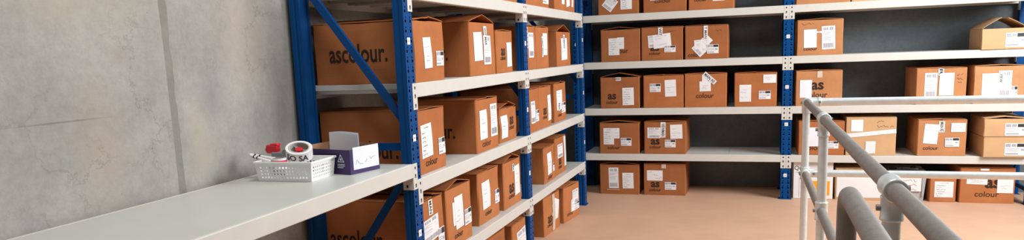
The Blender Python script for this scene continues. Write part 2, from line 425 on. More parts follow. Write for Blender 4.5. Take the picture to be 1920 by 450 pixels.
# ------------------------------------------------------------------ cartons
def carton(name, label, group, loc, rz, w, d, h, tone=0, prints=(), side=(), labels=(), flaps=(2, 1), wear=1.0, cat='box', tear=0.0, pen=()):
    """front face at local y=0 facing -y, x 0..w left to right, depth along +y"""
    root = empty(name, loc, rz); tag(root, label, cat, group)
    K = KRAFT[tone] if isinstance(tone, int) else tone
    sd = random.uniform(0, 50)
    amp = 0.0035 * wear
    def foff(x, z):          # push-out of the front face (negative y = towards viewer)
        u, v = x / w, z / h
        return noise.noise(Vector((u * 2.3 + sd, v * 2.3, 0.3))) * amp - 0.004 * wear * math.sin(PI * min(max(u, 0), 1)) * math.sin(PI * min(max(v, 0), 1))
    def soff(y, z):          # same for the left side
        u, v = y / d, z / h
        return noise.noise(Vector((u * 2.3 + sd, v * 2.3, 9.3))) * amp - 0.005 * wear * math.sin(PI * min(max(u, 0), 1)) * math.sin(PI * min(max(v, 0), 1))
    g = MB(); NU, NV, r = 8, 8, 0.006
    # perimeter with rounded corners; order counter-clockwise seen from above
    per = []
    def seg(a, b, n): return [(a[0] + (b[0] - a[0]) * i / n, a[1] + (b[1] - a[1]) * i / n) for i in range(n + 1)]
    per += [(p, 'f') for p in seg((r, 0), (w - r, 0), NU)] + [(p, 'r') for p in seg((w, r), (w, d - r), NU)]
    per += [(p, 'b') for p in seg((w - r, d), (r, d), NU)] + [(p, 'l') for p in seg((0, d - r), (0, r), NU)]
    n = len(per); rows = []
    for j in range(NV + 1):
        z = h * j / NV; row = []
        for (x, y), sdn in per:
            dx = dy = 0
            if sdn == 'f': dy = foff(x, z)
            elif sdn == 'b': dy = -foff(x, z) * 0.6
            elif sdn == 'l': dx = soff(y, z)
            else: dx = -soff(y, z) * 0.6
            zz = z
            if j == NV and tear: zz -= tear * abs(noise.noise(Vector((x * 22 + sd, y * 22, 4))))
            row.append((x + dx, y + dy, zz))
        rows.append(row)
    V = [p for rw in rows for p in rw]
    F = [(j * n + i, j * n + (i + 1) % n, (j + 1) * n + (i + 1) % n, (j + 1) * n + i) for j in range(NV) for i in range(n)]
    g.add(V, F, 0)
    t = 0.005
    inn = [(min(max(x, t), w - t), min(max(y, t), d - t)) for (x, y), _ in per]
    top = rows[-1]
    V = list(top) + [(a, b, top[i][2]) for i, (a, b) in enumerate(inn)] + [(a, b, 0.006) for a, b in inn]
    F = [(i, (i + 1) % n, n + (i + 1) % n, n + i) for i in range(n)] + [(n + i, n + (i + 1) % n, 2 * n + (i + 1) % n, 2 * n + i) for i in range(n)]
    F += [tuple(range(2 * n, 3 * n))]
    g.add(V, F, 0)
    g.add(rows[0], [tuple(range(n - 1, -1, -1))], 0)
    def fp(e):
        return lambda x, z: (x, foff(x, z) - e, z)
    def sp(e):               # left side: reading direction runs from the back to the front
        return lambda s_, z: (soff(d - s_, z) - e, d - s_, z)
    for (txt, u, v, wd, bold) in prints: put_text(g, txt, fp(0.0013), u * w, (1 - v) * h, width=wd, bold=bold, mi=1)
    for (txt, s0, s1, v) in side: put_text(g, txt, sp(0.0013), d - (s0 + s1) / 2, (1 - v) * h, width=(s1 - s0), height=(s1 - s0) * 0.285, mi=1, bold=0.016)
    for (u0, u1, v, hh) in pen: scribble(g, fp(0.0013), u0 * w, u1 * w, (1 - v) * h, hh * h, 1, 0.0012)
    g.build('carton_body', [K, PRINT], root)
    # flaps: (left angle, right angle) in degrees above level
    for sx, ang in ((-1, flaps[0]), (1, flaps[1])):
        if ang is None: continue
        a = math.radians(ang); ln = w / 2 - 0.002; hx = 0.002 if sx < 0 else w - 0.002
        f = MB(); NN = 6; ft = 0.004; Vt = []
        for layer in (0, 1):
            for i in range(NN + 1):
                q = ln * i / NN; bend = 0.15 * a * (i / NN)
                for k in range(NN + 1):
                    yy = 0.001 + (d - 0.002) * k / NN
                    wav = noise.noise(Vector((q * 9 + sd, yy * 7, sx))) * 0.004 * wear * (i / NN)
                    Vt.append((hx - sx * q * math.cos(a - bend), yy, h + 0.0015 + q * math.sin(a - bend) + abs(wav) + layer * ft))
        m_ = (NN + 1) ** 2; Fq = []
        for i in range(NN):
            for k in range(NN):
                b0 = i * (NN + 1) + k; Fq += [(b0, b0 + 1, b0 + NN + 2, b0 + NN + 1), (m_ + b0 + NN + 1, m_ + b0 + NN + 2, m_ + b0 + 1, m_ + b0)]
        ed = [k for k in range(NN + 1)] + [i * (NN + 1) + NN for i in range(1, NN + 1)] + [NN * (NN + 1) + k for k in range(NN - 1, -1, -1)] + [i * (NN + 1) for i in range(NN - 1, 0, -1)]
        for i in range(len(ed)):
            p_, q_ = ed[i], ed[(i + 1) % len(ed)]; Fq.append((p_, m_ + p_, m_ + q_, q_))
        f.add(Vt, Fq); f.build('flap', K, root)
    if max([a for a in flaps if a is not None] or [0]) > 4:      # the front end flap, folded in under the others
        f = MB(); f.box(0.008, w - 0.008, 0.006, min(d, w) * 0.42, h - 0.006, h - 0.002); f.build('end_flap', K, root)
    for lb in labels: paper(root, lb, w, h, foff)
    return root

def scribble(mb, P, x0, x1, y, hgt, mi, th=0.0011):
    k = max(5, int((x1 - x0) / max(hgt * 0.55, 0.002))); px = None
    for i in range(k + 1):
        x = x0 + (x1 - x0) * i / k; yy = y + random.uniform(-0.5, 0.5) * hgt * (1 if random.random() > 0.15 else 1.6)
        if px is not None and random.random() > 0.12:
            a = Vector((px[0], px[1])); b = Vector((x, yy)); dd = (b - a)
            nn = Vector((-dd.y, dd.x)).normalized() * th
            mb.add([P(*(a + nn)), P(*(a - nn)), P(*(b - nn)), P(*(b + nn))], [(0, 1, 2, 3)], mi)
        px = (x, yy)

def paper(root, lb, w, h, foff, base=0.0022):
    """a stuck-on paper or tape: (kind, u0, v0, u1, v1[, rot deg[, text]]) in fractions of the front face"""
    kind, u0, v0, u1, v1 = lb[:5]; rot = math.radians(lb[5]) if len(lb) > 5 else 0.0
    txt = lb[6] if len(lb) > 6 else None
    cx, cz = (u0 + u1) / 2 * w, (1 - (v0 + v1) / 2) * h; lw, lh = (u1 - u0) * w, (v1 - v0) * h
    c, s_ = math.cos(rot), math.sin(rot); cnt = root.get('_n', 0); root['_n'] = cnt + 1
    e0 = base + 0.0009 * cnt
    def P(a, b, e=0.0):
        x, z = cx + a * c - b * s_, cz + a * s_ + b * c
        return (x, foff(min(max(x, 0), w), min(max(z, 0), h)) - e0 - e, z)
    g = MB(); N = 5
    V = [P(-lw / 2 + lw * i / N, -lh / 2 + lh * j / N) for j in range(N + 1) for i in range(N + 1)]
    g.add(V, [(j * (N + 1) + i, j * (N + 1) + i + 1, (j + 1) * (N + 1) + i + 1, (j + 1) * (N + 1) + i) for j in range(N) for i in range(N)], 0)
    I = lambda a, b: P(a, b, 0.0006)
    def rect(a0, b0, a1, b1, mi):   # in 0..1 label coordinates from top left
        q = [(-lw / 2 + a * lw, lh / 2 - b * lh) for a, b in ((a0, b1), (a1, b1), (a1, b0), (a0, b0))]
        g.add([I(*p) for p in q], [(0, 1, 2, 3)], mi)
    name, base_m = 'shipping_label', PAPER
    X = lambda a: -lw / 2 + a * lw
    Y = lambda b: lh / 2 - b * lh
    if kind == 's':
        for a in (0.14, 0.27, 0.40): rect(a, 0.06, a + 0.09, 0.17, 2)
        for a in (0.60, 0.74): rect(a, 0.05, a + 0.11, 0.18, 2)
        rect(0.06, 0.21, 0.94, 0.22, 2)
        for b in (0.27, 0.31, 0.35, 0.47, 0.51, 0.58): rect(0.08, b, random.uniform(0.4, 0.9), b + 0.012, 2)
        rect(0.06, 0.42, 0.94, 0.428, 2)
        a = 0.12
        while a < 0.88:
            bw = random.choice((0.012, 0.02, 0.034)); rect(a, 0.74, a + bw, 0.93, 2); a += bw + random.choice((0.014, 0.022))
    elif kind == 'l':
        name = 'handwritten_label'
        scribble(g, I, X(0.3), X(0.75), Y(0.1), lh * 0.04, 1)
        for b in (0.25, 0.38, 0.51, 0.64, 0.77, 0.9): scribble(g, I, X(0.1), X(random.uniform(0.35, 0.75)), Y(b), lh * 0.05, 1)
    elif kind == 'p':
        name = 'handwritten_label'
        for b in random.sample([0.15, 0.3, 0.45, 0.6, 0.75], 3): scribble(g, I, X(random.uniform(0.1, 0.3)), X(random.uniform(0.5, 0.85)), Y(b), lh * 0.05, 2)
    elif kind == 'pr':
        name = 'handwritten_label'
        scribble(g, I, X(0.08), X(0.4), Y(0.2), lh * 0.12, 3); scribble(g, I, X(0.4), X(0.7), Y(0.45), lh * 0.14, 3); scribble(g, I, X(0.55), X(0.95), Y(0.75), lh * 0.14, 3)
    elif kind == 'm':
        name = 'product_label'
        rect(0.04, 0.05, 0.26, 0.3, 2); rect(0.30, 0.06, 0.5, 0.28, 2); rect(0.54, 0.04, 0.97, 0.3, 1)
        for b in (0.42, 0.52, 0.62): rect(0.05, b, random.uniform(0.4, 0.8), b + 0.03, 2)
        rect(0.05, 0.8, 0.6, 0.9, 2); rect(0.72, 0.45, 0.9, 0.6, 2)
    elif kind == 'b': name = 'blank_label'
    elif kind == 'bs': name = 'blank_label'; base_m = SHEET
    elif kind == 't': name, base_m = 'packing_tape', TAPE
    elif kind == 'w': name, base_m = 'packing_tape', WTAPE
    elif kind in ('T', 'H'):
        name, base_m = 'printed_tape', WTAPE
        if kind == 'T': put_text(g, txt, I, 0, 0, width=lh * 0.84, height=lw * 0.62, rot=-PI / 2, mi=1, bold=0.02)
        else: put_text(g, txt, I, 0, 0, width=lw * 0.84, height=lh * 0.62, mi=1, bold=0.02)
    o = g.build(name, [base_m, INK, GREYINK, REDINK], root)
    if kind == 'T' or kind == 'H': o['label'] = 'white packing tape printed with black capitals'
    elif kind == 'pr': o['label'] = 'white paper with red handwriting'
    return o

AS, CO = 'as', 'colour'
def logo(u, va, vc, wa=0.092, wc=0.127): return [(AS, u, va, wa, 0.03), (CO, u, vc, wc, 0.012)]
def left(level_z, x0, y1, y2, h, d, label, group, rot=0.0, **k):
    return carton('cardboard_carton', label, group, (x0, y1, level_z + 0.001), PI / 2 + rot, y2 - y1, d, h, **k)
G5, G4, G3, G2, G0 = ['cartons on the %s of the left rack' % s for s in ('top shelf', 'shelf above bench height', 'bench height shelf', 'low shelf', 'floor level')]

# --- left rack, shelf above bench height
left(Z4, -0.010, 0.075, 0.455, 0.322, 0.60, 'long carton on the shelf above the bench, nearest the blue end post, torn front corner', G4, tone=0,
     side=[('ascolour.', 0.155, 0.505, 0.49)], labels=[('p', .27, .27, .53, .78, 2), ('m', .67, .50, .95, .75)], flaps=(5, 7), wear=1.6, tear=0.01)
left(Z4, -0.020, 0.880, 1.340, 0.335, 0.58, 'large carton with flaps tented open and black lettered tape, above bench height', G4, tone=0,
     labels=[('b', .14, .18, .46, .72, 2), ('s', .50, .24, .80, .80), ('T', .53, .06, .66, .46, 0, 'WIT MAR')], side=[('ascolour.', 0.15, 0.50, 0.55)], flaps=(13, 15))
left(Z4, -0.012, 1.350, 1.690, 0.288, 0.45, 'short carton with dark logo at left and blank paper strip, left of the middle post', G4, tone=4,
     prints=logo(.36, .50, .64, .080, .110), labels=[('b', .60, .27, .92, .86, 2)], flaps=(2, 2))
left(Z4, -0.020, 2.045, 2.315, 0.335, 0.58, 'narrow carton just right of the middle post above bench height, speckled label', G4, tone=4,
     labels=[('s', .25, .14, .74, .72), ('T', .05, .02, .2, .5, 0, 'MAN')], flaps=(3, 2))
left(Z4, -0.020, 2.335, 2.700, 0.335, 0.58, 'carton with dark tape beside its label, second right of the middle post above bench height', G4, tone=0,
     labels=[('p', .5, .14, .86, .68), ('T', .38, .22, .5, .72, 0, 'VIEW MAN')], flaps=(2, 3))
left(Z4, -0.020, 2.985, 3.470, 0.308, 0.58, 'carton with raised flaps nearest the rack corner, above bench height', G4, tone=0,
     labels=[('p', .27, .18, .72, .82, 1), ('T', .42, .08, .54, .5, 0, 'WMAN')], flaps=(16, 18))
# --- left rack, bench height shelf
left(Z3, -0.040, 0.115, 0.475, 0.345, 0.60, 'long carton on the bench height shelf right behind the blue end post', G3, tone=0,
     prints=[(CO, .44, .84, .150, .012)], side=[('ascolour.', 0.12, 0.47, 0.60)], labels=[('l', .10, .22, .48, .75, 3), ('m', .70, .50, .97, .77)], flaps=(1, 2))
left(Z3, -0.025, 0.944, 1.355, 0.342, 0.60, 'big long carton on the bench height shelf with two tall labels', G3, tone=0,
     prints=[(CO, .42, .85, .16, .004)], side=[('ascolour.', 0.15, 0.50, 0.57)], labels=[('p', .13, .20, .45, .76, 1), ('s', .61, .12, .93, .76)], flaps=(1, 3))
left(Z3, -0.055, 1.470, 1.850, 0.245, 0.42, 'low carton with ragged torn flaps, leaning against the middle post, bench height', G3, tone=4,
     prints=logo(.66, .42, .62), labels=[('p', .07, .22, .40, .88, 1)], flaps=(9, 14), wear=2.2, tear=0.022)
left(Z3, -0.030, 2.105, 2.385, 0.342, 0.58, 'narrow carton with two labels right of the middle post, bench height', G3, tone=4,
     labels=[('s', .18, .28, .56, .80), ('m', .58, .50, .95, .78)], flaps=(2, 2))
left(Z3, -0.030, 2.398, 2.770, 0.342, 0.58, 'carton with dark stacked logo between two bench height cartons', G3, tone=0,
     prints=logo(.42, .60, .74, .090, .120), labels=[('p', .66, .22, .95, .86, 2)], flaps=(2, 1))
left(Z3, -0.045, 2.935, 3.340, 0.345, 0.58, 'rightmost carton of the bench height shelf, L-shaped white labels', G3, tone=0,
     prints=[(CO, .42, .83, .125, .012)], labels=[('p', .16, .18, .62, .70, 1), ('m', .55, .52, .93, .80), ('T', .28, .5, .42, .72, 0, 'MA')], flaps=(2, 5))
# --- left rack, low shelf
left(Z2, -0.020, 0.062, 0.350, 0.352, 0.60, 'long carton on the low shelf beside the blue end post under the bench end', G2, tone=0,
     side=[('ascolour.', 0.225, 0.572, 0.60)], prints=[(AS, .25, .80, .11, .02)], labels=[('s', .03, .28, .72, .66, 5), ('T', .30, .0, .48, .24, 0, 'MAN'), ('m', .66, .52, .97, .88)], flaps=(3, 9))
left(Z2, -0.020, 0.395, 0.775, 0.354, 0.58, 'low shelf carton with raised flaps and stepped white papers', G2, tone=2,
     prints=[(CO, .42, .82, .130, .012)], labels=[('b', .22, .24, .40, .64), ('p', .30, .16, .62, .72, 2), ('m', .66, .46, .97, .74)], flaps=(14, 12))
left(Z2, -0.060, 1.005, 1.415, 0.345, 0.60, 'creased carton on the low shelf with one tall strip label', G2, tone=2,
     prints=[(CO, .42, .82, .130, .012)], labels=[('p', .15, .18, .50, .72, 2), ('m', .74, .46, .99, .74, -2)], flaps=(0, 2), wear=2.2)
left(Z2, -0.050, 1.492, 1.890, 0.340, 0.58, 'low shelf carton with peaked open flaps and dark stacked logo, left of middle post', G2, tone=2,
     prints=logo(.42, .60, .76, .105, .135), labels=[('p', .60, .14, .92, .80, 2), ('T', .48, .08, .60, .24, 0, 'MA')], flaps=(13, 16))
left(Z2, -0.050, 2.550, 2.905, 0.308, 0.58, 'crumpled carton on the low shelf, first right of the middle post', G2, tone=0,
     prints=[(CO, .5, .86, .15, .004)], labels=[('p', .24, .16, .62, .78, 2), ('m', .72, .52, .92, .76)], flaps=(1, 1), wear=2.4)
left(Z2, -0.060, 2.955, 3.350, 0.340, 0.58, 'low shelf carton nearest the rack corner with white tape down its edge', G2, tone=0,
     prints=logo(.42, .66, .80), labels=[('s', .20, .18, .68, .55), ('w', .80, .02, .99, .86)], flaps=(2, 2))
# --- left rack, floor
left(0, -0.050, 1.100, 1.480, 0.335, 0.55, 'floor carton under the left rack, leftmost, mostly below the low shelf beam', G0, tone=4, flaps=(3, 6))
left(0, -0.030, 1.575, 1.912, 0.315, 0.58, 'floor carton under the left rack with one large white shipping sheet', G0, tone=2,
     labels=[('s', .32, .20, .98, .92, 4)], flaps=(0, 1))
left(0, -0.050, 2.500, 2.945, 0.335, 0.55, 'floor carton with ragged pentagon-shaped paper, under the left rack right of the middle post', G0, rot=-0.05, tone=2,
     prints=logo(.34, .62, .76, .10, .13), labels=[('b', .52, .16, .92, .66, -18), ('p', .50, .26, .84, .72, 3), ('t', .50, .0, .66, .98)], flaps=(1, 7))
left(0, -0.012, 3.030, 3.450, 0.325, 0.55, 'floor carton beside the blue corner post, covered in several labels', G0, rot=-0.12, tone=2,
     prints=[(CO, .38, .80, .15, .004)], labels=[('s', .52, .16, .92, .58), ('p', .44, .42, .68, .78), ('m', .66, .55, .96, .78)], flaps=(2, 2), wear=1.6)
# --- left rack, top shelf
left(Z5, -0.020, 1.400, 1.870, 0.33, 0.58, 'carton on the top shelf, left of the middle post, only its base in view', G5, tone=0, flaps=(1, 2))
left(Z5, -0.020, 2.085, 2.745, 0.33, 0.58, 'wide carton on the top shelf, right of the middle post', G5, tone=0, labels=[('m', .70, .55, .98, .9)], flaps=(1, 2))
left(Z5, -0.020, 2.950, 3.690, 0.33, 0.58, 'wide carton on the top shelf at the rack corner with hanging white labels', G5, tone=0,
     labels=[('p', .30, .3, .44, .82), ('p', .52, .3, .70, .86, 8), ('w', .80, .3, .90, .85)], flaps=(1, 2))

def back(level_z, x1, x2, h, label, group, y0=None, d=0.56, **k):
    return carton('cardboard_carton', label, group, (x1, (4.468 if y0 is None else y0), level_z + 0.001), 0.0, x2 - x1, d, h, **k)
B5, B4, B3, B2, B0 = ['cartons on the %s of the back rack' % s for s in ('top shelf', 'third shelf', 'second shelf', 'lowest shelf', 'floor level')]
# --- back rack, top shelf
back(Z5, .050, .482, .34, 'leftmost carton on the back rack top shelf, one label stuck on diagonally', B5, tone=1,
     labels=[('s', .16, .46, .44, .86, -40), ('l', .56, .42, .84, .86)])
back(Z5, .532, .974, .34, 'second carton from the left on the back rack top shelf, blank paper over the word', B5, tone=1,
     prints=[(CO, .46, .66, .17, .004)], labels=[('b', .16, .2, .42, .64)])
back(Z5, .995, 1.442, .34, 'third carton from the left on the back rack top shelf', B5, tone=0,
     prints=logo(.27, .56, .70), labels=[('m', .54, .48, .80, .76)])
back(Z5, 2.030, 2.518, .34, 'carton on the back rack top shelf just right of the blue post', B5, tone=5, labels=[('bs', .10, .3, .34, .86)])
back(Z5, 2.530, 2.950, .34, 'pale papered carton on the back rack top shelf, furthest right', B5, tone=PALE, labels=[('b', .10, .3, .86, .92)])
# --- back rack, third shelf
back(Z4, .072, .494, .337, 'third shelf carton of the back rack nearest the corner, long list label', B4, tone=1,
     prints=[(CO, .48, .66, .19, .004)], labels=[('p', .42, .24, .60, .60), ('l', .20, .26, .48, .79)], flaps=(8, 7))
back(Z4, .507, .938, .341, 'third shelf carton with overlapping labels and black lettered tape, second from corner', B4, tone=1,
     prints=logo(.33, .62, .78, .095, .120), labels=[('s', .17, .23, .42, .60, 4), ('p', .29, .20, .72, .62, 6), ('m', .56, .56, .83, .76), ('T', .41, 0, .52, .27, 0, 'WIT')], pen=[(.64, .84, .13, .04)])
back(Z4, .960, 1.388, .338, 'third shelf carton with labels fanned at an angle, third from corner', B4, tone=1,
     prints=[(CO, .25, .87, .150, .012)], labels=[('s', .24, .42, .54, .88, -48), ('p', .22, .42, .48, .70, 3), ('p', .44, .34, .62, .56, 45), ('m', .52, .57, .79, .84), ('T', .44, 0, .535, .42, 0, 'T MAN')], pen=[(.66, .86, .16, .04)])
back(Z4, 2.047, 2.466, .341, 'third shelf carton of the back rack beside the blue post, two white labels', B4, tone=5,
     prints=[(CO, .30, .81, .126, .012)], labels=[('bs', .15, .26, .43, .78, 1), ('s', .54, .18, .83, .84, 2), ('p', .42, .32, .56, .37)], flaps=(3, 4), pen=[(.10, .36, .10, .05)])
back(Z4, 3.633, 3.992, .186, 'low pale carton with flaps standing open, far right of the third shelf', B4, tone=PALE, d=0.42, y0=4.44,
     labels=[('m', .53, .22, 1.0, .92)], flaps=(38, 36))
# --- back rack, second shelf
back(Z3, .059, .482, .334, 'second shelf carton of the back rack nearest the corner, open flaps and dark logo', B3, tone=1,
     prints=logo(.30, .62, .80), labels=[('l', .57, .34, .86, .90, 1), ('H', .40, .0, .53, .11, 0, 'IEW')], flaps=(14, 13))
back(Z3, .525, .944, .338, 'second shelf carton with small label left and tall note right, second from corner', B3, tone=0,
     labels=[('m', .16, .24, .44, .50), ('p', .54, .13, .82, .65, 2)])
back(Z3, .955, 1.380, .346, 'second shelf carton with large dark word under a small paper, third from corner', B3, tone=0,
     prints=[(CO, .49, .65, .180, .010)], labels=[('w', .42, .02, .56, .3, 0), ('p', .36, .22, .63, .52, 1), ('H', .42, .06, .78, .20, -42, 'MAN RE')], flaps=(2, 3))
back(Z3, 1.457, 1.868, .340, 'second shelf carton just left of the blue post, three white labels', B3, tone=0,
     labels=[('p', .12, .34, .40, .85), ('p', .68, .05, .98, .30), ('m', .58, .53, .86, .78)])
back(Z3, 2.046, 2.474, .344, 'second shelf carton right of the blue post with big dark lettering', B3, tone=5,
     prints=[(AS, .47, .43, .115, .03), (CO, .45, .68, .205, .010)], labels=[('bs', .09, .25, .35, .76), ('t', .46, .0, .57, .19)])
back(Z3, 3.120, 3.542, .338, 'second shelf carton above the handrail, barcode sheet and blank paper', B3, tone=5,
     labels=[('s', .17, .12, .42, .82), ('b', .46, .13, .75, .76), ('T', .43, .0, .54, .2, 0, 'R')], flaps=(1, 2), pen=[(.80, .92, .18, .06), (.80, .92, .30, .05), (.82, .90, .40, .05)])
back(Z3, 3.600, 4.010, .345, 'second shelf carton furthest right, two wide white labels overlapping', B3, tone=3,
     labels=[('b', .16, .19, .48, .84), ('s', .48, .12, .74, .83), ('T', .49, .18, .57, .46, 0, 'VIEW'), ('m', .74, .54, .86, .84)], flaps=(3, 4))
# --- back rack, lowest shelf
back(Z2, .041, .474, .335, 'lowest shelf carton of the back rack nearest the corner', B2, tone=1,
     prints=[(CO, .36, .80, .135, .012)], labels=[('p', .36, .16, .51, .5), ('l', .10, .16, .37, .70), ('m', .54, .48, .81, .74)], flaps=(7, 6))
back(Z2, .529, .968, .343, 'lowest shelf carton with dark logo and black lettered tape, second from corner', B2, tone=1,
     prints=logo(.27, .62, .78, .095, .125), labels=[('s', .08, .17, .40, .50), ('T', .40, 0, .52, .48, 0, 'VIEWMAN'), ('p', .63, .08, .92, .52, 2), ('m', .50, .55, .76, .79)], flaps=(3, 3))
back(Z2, 2.083, 2.508, .337, 'reddish carton on the lowest shelf, behind the railing posts, right of the blue post', B2, tone=0,
     prints=[(CO, .36, .78, .19, .008)], labels=[('bs', .23, .17, .46, .74), ('m', .64, .58, .88, .80)])
back(Z2, 2.522, 2.970, .372, 'tall pale carton wrapped with a slanting white tape band, lowest shelf', B2, tone=PALE,
     labels=[('bs', .10, .05, .34, .36), ('w', -.01, .36, 1.0, .47, 6), ('w', .40, .62, .60, .95, 0)], flaps=(0, 0), pen=[(.62, .75, .10, .06), (.62, .94, .23, .07)])
back(Z2, 3.155, 3.568, .344, 'carton on the lowest shelf with tilted paper and lettered tape, left of two stacked boxes', B2, tone=5,
     prints=[(CO, .28, .78, .130, .012)], labels=[('p', .13, .11, .42, .66, -4), ('T', .43, .03, .55, .34, 0, 'MAN RE'), ('p', .68, .08, .97, .33), ('m', .57, .49, .86, .74)])
back(Z2, 3.697, 4.055, .183, 'shallow pale carton, bottom one of two stacked on the lowest shelf', B2, y0=4.415, tone=PALE, d=0.5,
     labels=[('m', .48, .28, .99, .92)], flaps=(0, 0))
back(Z2 + .1925, 3.694, 4.052, .165, 'shallow pale carton, top one of two stacked on the lowest shelf', B2, y0=4.418, tone=PALE, d=0.5,
     labels=[('m', .47, .26, .99, .95)], flaps=(7, 6))
# --- back rack, floor
back(0, .029, .465, .330, 'floor carton under the back rack nearest the corner, open flaps, two tall labels', B0, y0=4.50, tone=1,
     labels=[('s', .23, .10, .48, .80, 1), ('l', .58, .27, .86, .80, 1), ('t', .18, .84, .5, .86)], flaps=(9, 8))
back(0, .515, .962, .340, 'floor carton under the back rack with red handwriting on its paper', B0, y0=4.50, tone=1,
     prints=logo(.28, .66, .83, .095, .128), labels=[('pr', .08, .20, .46, .53), ('t', .43, 0, .54, .13), ('m', .51, .57, .78, .82)])
back(0, 2.443, 2.900, .315, 'floor carton papered with white sheets, left of the grey tub', B0, y0=4.50, tone=PALE,
     labels=[('b', .03, .20, .97, .92)], flaps=(1, 1))
back(0, 3.290, 3.515, .235, 'small floor carton with a handwritten note, right of the grey tub', B0, y0=4.50, tone=2, d=0.4,
     labels=[('l', .18, .14, .90, .80)])
back(0, 3.545, 4.000, .335, 'floor carton furthest right with large dark logo and green-white tape', B0, y0=4.50, tone=2,
     prints=[(AS, .60, .44, .13, .03), (CO, .50, .74, .20, .006)], labels=[('p', .12, .22, .50, .46, -2), ('p', .68, .18, .97, .7), ('w', .36, 0, .52, .06)], flaps=(2, 2))

# white printed box on the floor right of the blue post
wbx = empty('product_box', (2.046, 4.50, 0.001)); tag(wbx, 'white printed box on the floor right of the blue post', 'box')
g = MB(); BW, BH = 0.375, 0.39
g.box(0, BW, 0, 0.45, 0, BH, 0, 0.004)
P_ = lambda e: (lambda x, z: (x, -e, z))
put_text(g, 'Qu', P_(0.0015), 0.045, BH - 0.075, height=0.05, mi=1)
for xq in (0.055, 0.075, 0.10): g.add([(xq, -0.0015, 0.02), (xq + 0.003, -0.0015, 0.02), (xq + 0.003, -0.0015, BH - 0.16), (xq, -0.0015, BH - 0.16)], [(0, 1, 2, 3)], 2)
g.add([(x, -0.0015, z) for x, z in ((0.02, BH - 0.115), (0.17, BH - 0.115), (0.17, BH - 0.119), (0.02, BH - 0.119))], [(3, 2, 1, 0)], 2)
g.build('carton_body', [PAPER, INK, GREYINK], wbx)
g = MB(); g.box(0.17, 0.345, -0.0025, -0.0008, 0.04, 0.185); o = g.build('orange_label', ORANGE, wbx); o['label'] = 'orange label'
g = MB(); g.box(0.002, BW - 0.002, 0.002, 0.222, BH + 0.0005, BH + 0.004); g.build('flap', PAPER, wbx)
g = MB(); g.box(0.002, BW - 0.002, 0.226, 0.448, BH + 0.0005, BH + 0.004); g.build('flap', PAPER, wbx)

# grey storage tub on the floor, dark oddments on its lid
tub = empty('storage_tub', (2.925, 4.50, 0.001)); tag(tub, 'grey plastic tub on the floor between cartons, paper with red handwriting', 'storage tub')
g = MB(); TW, TD, TH = 0.335, 0.42, 0.27
def frus(mb, x0, x1, y0, y1, z0, z1, tp, mi=0):
    V = [(x0 + tp, y0 + tp, z0), (x1 - tp, y0 + tp, z0), (x1 - tp, y1 - tp, z0), (x0 + tp, y1 - tp, z0), (x0, y0, z1), (x1, y0, z1), (x1, y1, z1), (x0, y1, z1)]
    mb.add(V, [(3, 2, 1, 0), (4, 5, 6, 7), (0, 1, 5, 4), (1, 2, 6, 5), (2, 3, 7, 6), (3, 0, 4, 7)], mi)
frus(g, 0, TW, 0, TD, 0, TH, 0.02)
for q in (0.09, 0.5, 0.91): g.box(TW * q - 0.006, TW * q + 0.006, 0.0, 0.03, 0.05, TH)
g.build('tub_body', CRATEG, tub)
g = MB(); g.box(-0.012, TW + 0.012, -0.012, TD + 0.012, TH, TH + 0.022, bev=0.006); g.box(0.01, TW - 0.01, 0.01, TD - 0.01, TH + 0.022, TH + 0.03, bev=0.003); g.build('lid', CRATEG, tub)
g = MB(); g.box(0.07, 0.29, -0.0030, 0.001, 0.10, 0.245)
for i in range(3): scribble(g, lambda a, b: (a, -0.0042, b), 0.09, 0.25, 0.21 - 0.045 * i, 0.025, 1, 0.0016)
o = g.build('handwritten_label', [PAPER, REDINK], tub); o['label'] = 'white paper with red handwriting'
for i, (x, y, l, a, mt) in enumerate([(0.08, 0.10, 0.13, 0.3, BLACKP), (0.20, 0.09, 0.12, -0.2, STEEL), (0.26, 0.16, 0.10, 0.5, BLACKP)]):
    t = empty('hand_tool', (2.925 + x, 4.5 + y, 0.001 + TH + 0.030), a)
    tag(t, ('black handled tool lying on the grey tub, left one', 'steel shafted tool lying across the middle of the grey tub', 'black handled tool lying on the grey tub, right one')[i], 'tool', 'tools on the grey tub')
    g = MB(); g.tube([(-l / 2, 0, 0.013), (-l / 3, 0, 0.013), (0, 0, 0.013)], [0.010, 0.013, 0.010], 10); g.build('handle', BLACKP if mt is BLACKP else GREYP, t)
    g = MB(); g.tube([(0, 0, 0.013), (l / 2, 0, 0.013)], 0.005, 8); g.box(l / 2 - 0.01, l / 2 + 0.012, -0.012, 0.012, 0.008, 0.018, bev=0.002); g.build('shaft', STEEL, t)

# ------------------------------------------------------------------ pipe guard rail
PR = 0.0242
gr = empty('guard_rail', (2.0, 1.93, 0)); tag(gr, 'galvanised pipe guard rail with corner post in front of the back rack', 'railing')
ZT, ZM = 1.187, 0.697
def rpipe(name, pts, material, n=24): g = MB(); g.tube(pts, PR, n); return g.build(name, material, gr)
def fitting(pt, axis, ln, r, screws=1, sdir=(1, 0, 0), material=GALV):
    g = MB(); p = Vector(pt); a = Vector(axis).normalized()
    prof = [(-ln / 2, r * 0.93), (-ln / 2 + 0.002, r * 1.04), (-ln / 2 + 0.007, r * 1.04), (-ln / 2 + 0.010, r), (ln / 2 - 0.010, r), (ln / 2 - 0.007, r * 1.04), (ln / 2 - 0.002, r * 1.04), (ln / 2, r * 0.93)]
    g.tube([p + a * t for t, _ in prof], [q for _, q in prof], 24)
    f = g.build('clamp_fitting', material, gr)
    g2 = MB(); d = Vector(sdir); g2.tube([p + d * (r * 0.8), p + d * (r + 0.010)], 0.009, 10); g2.tube([p + d * (r + 0.010), p + d * (r + 0.0104)], 0.005, 6)
    g2.build('set_screw', GALVD, f)
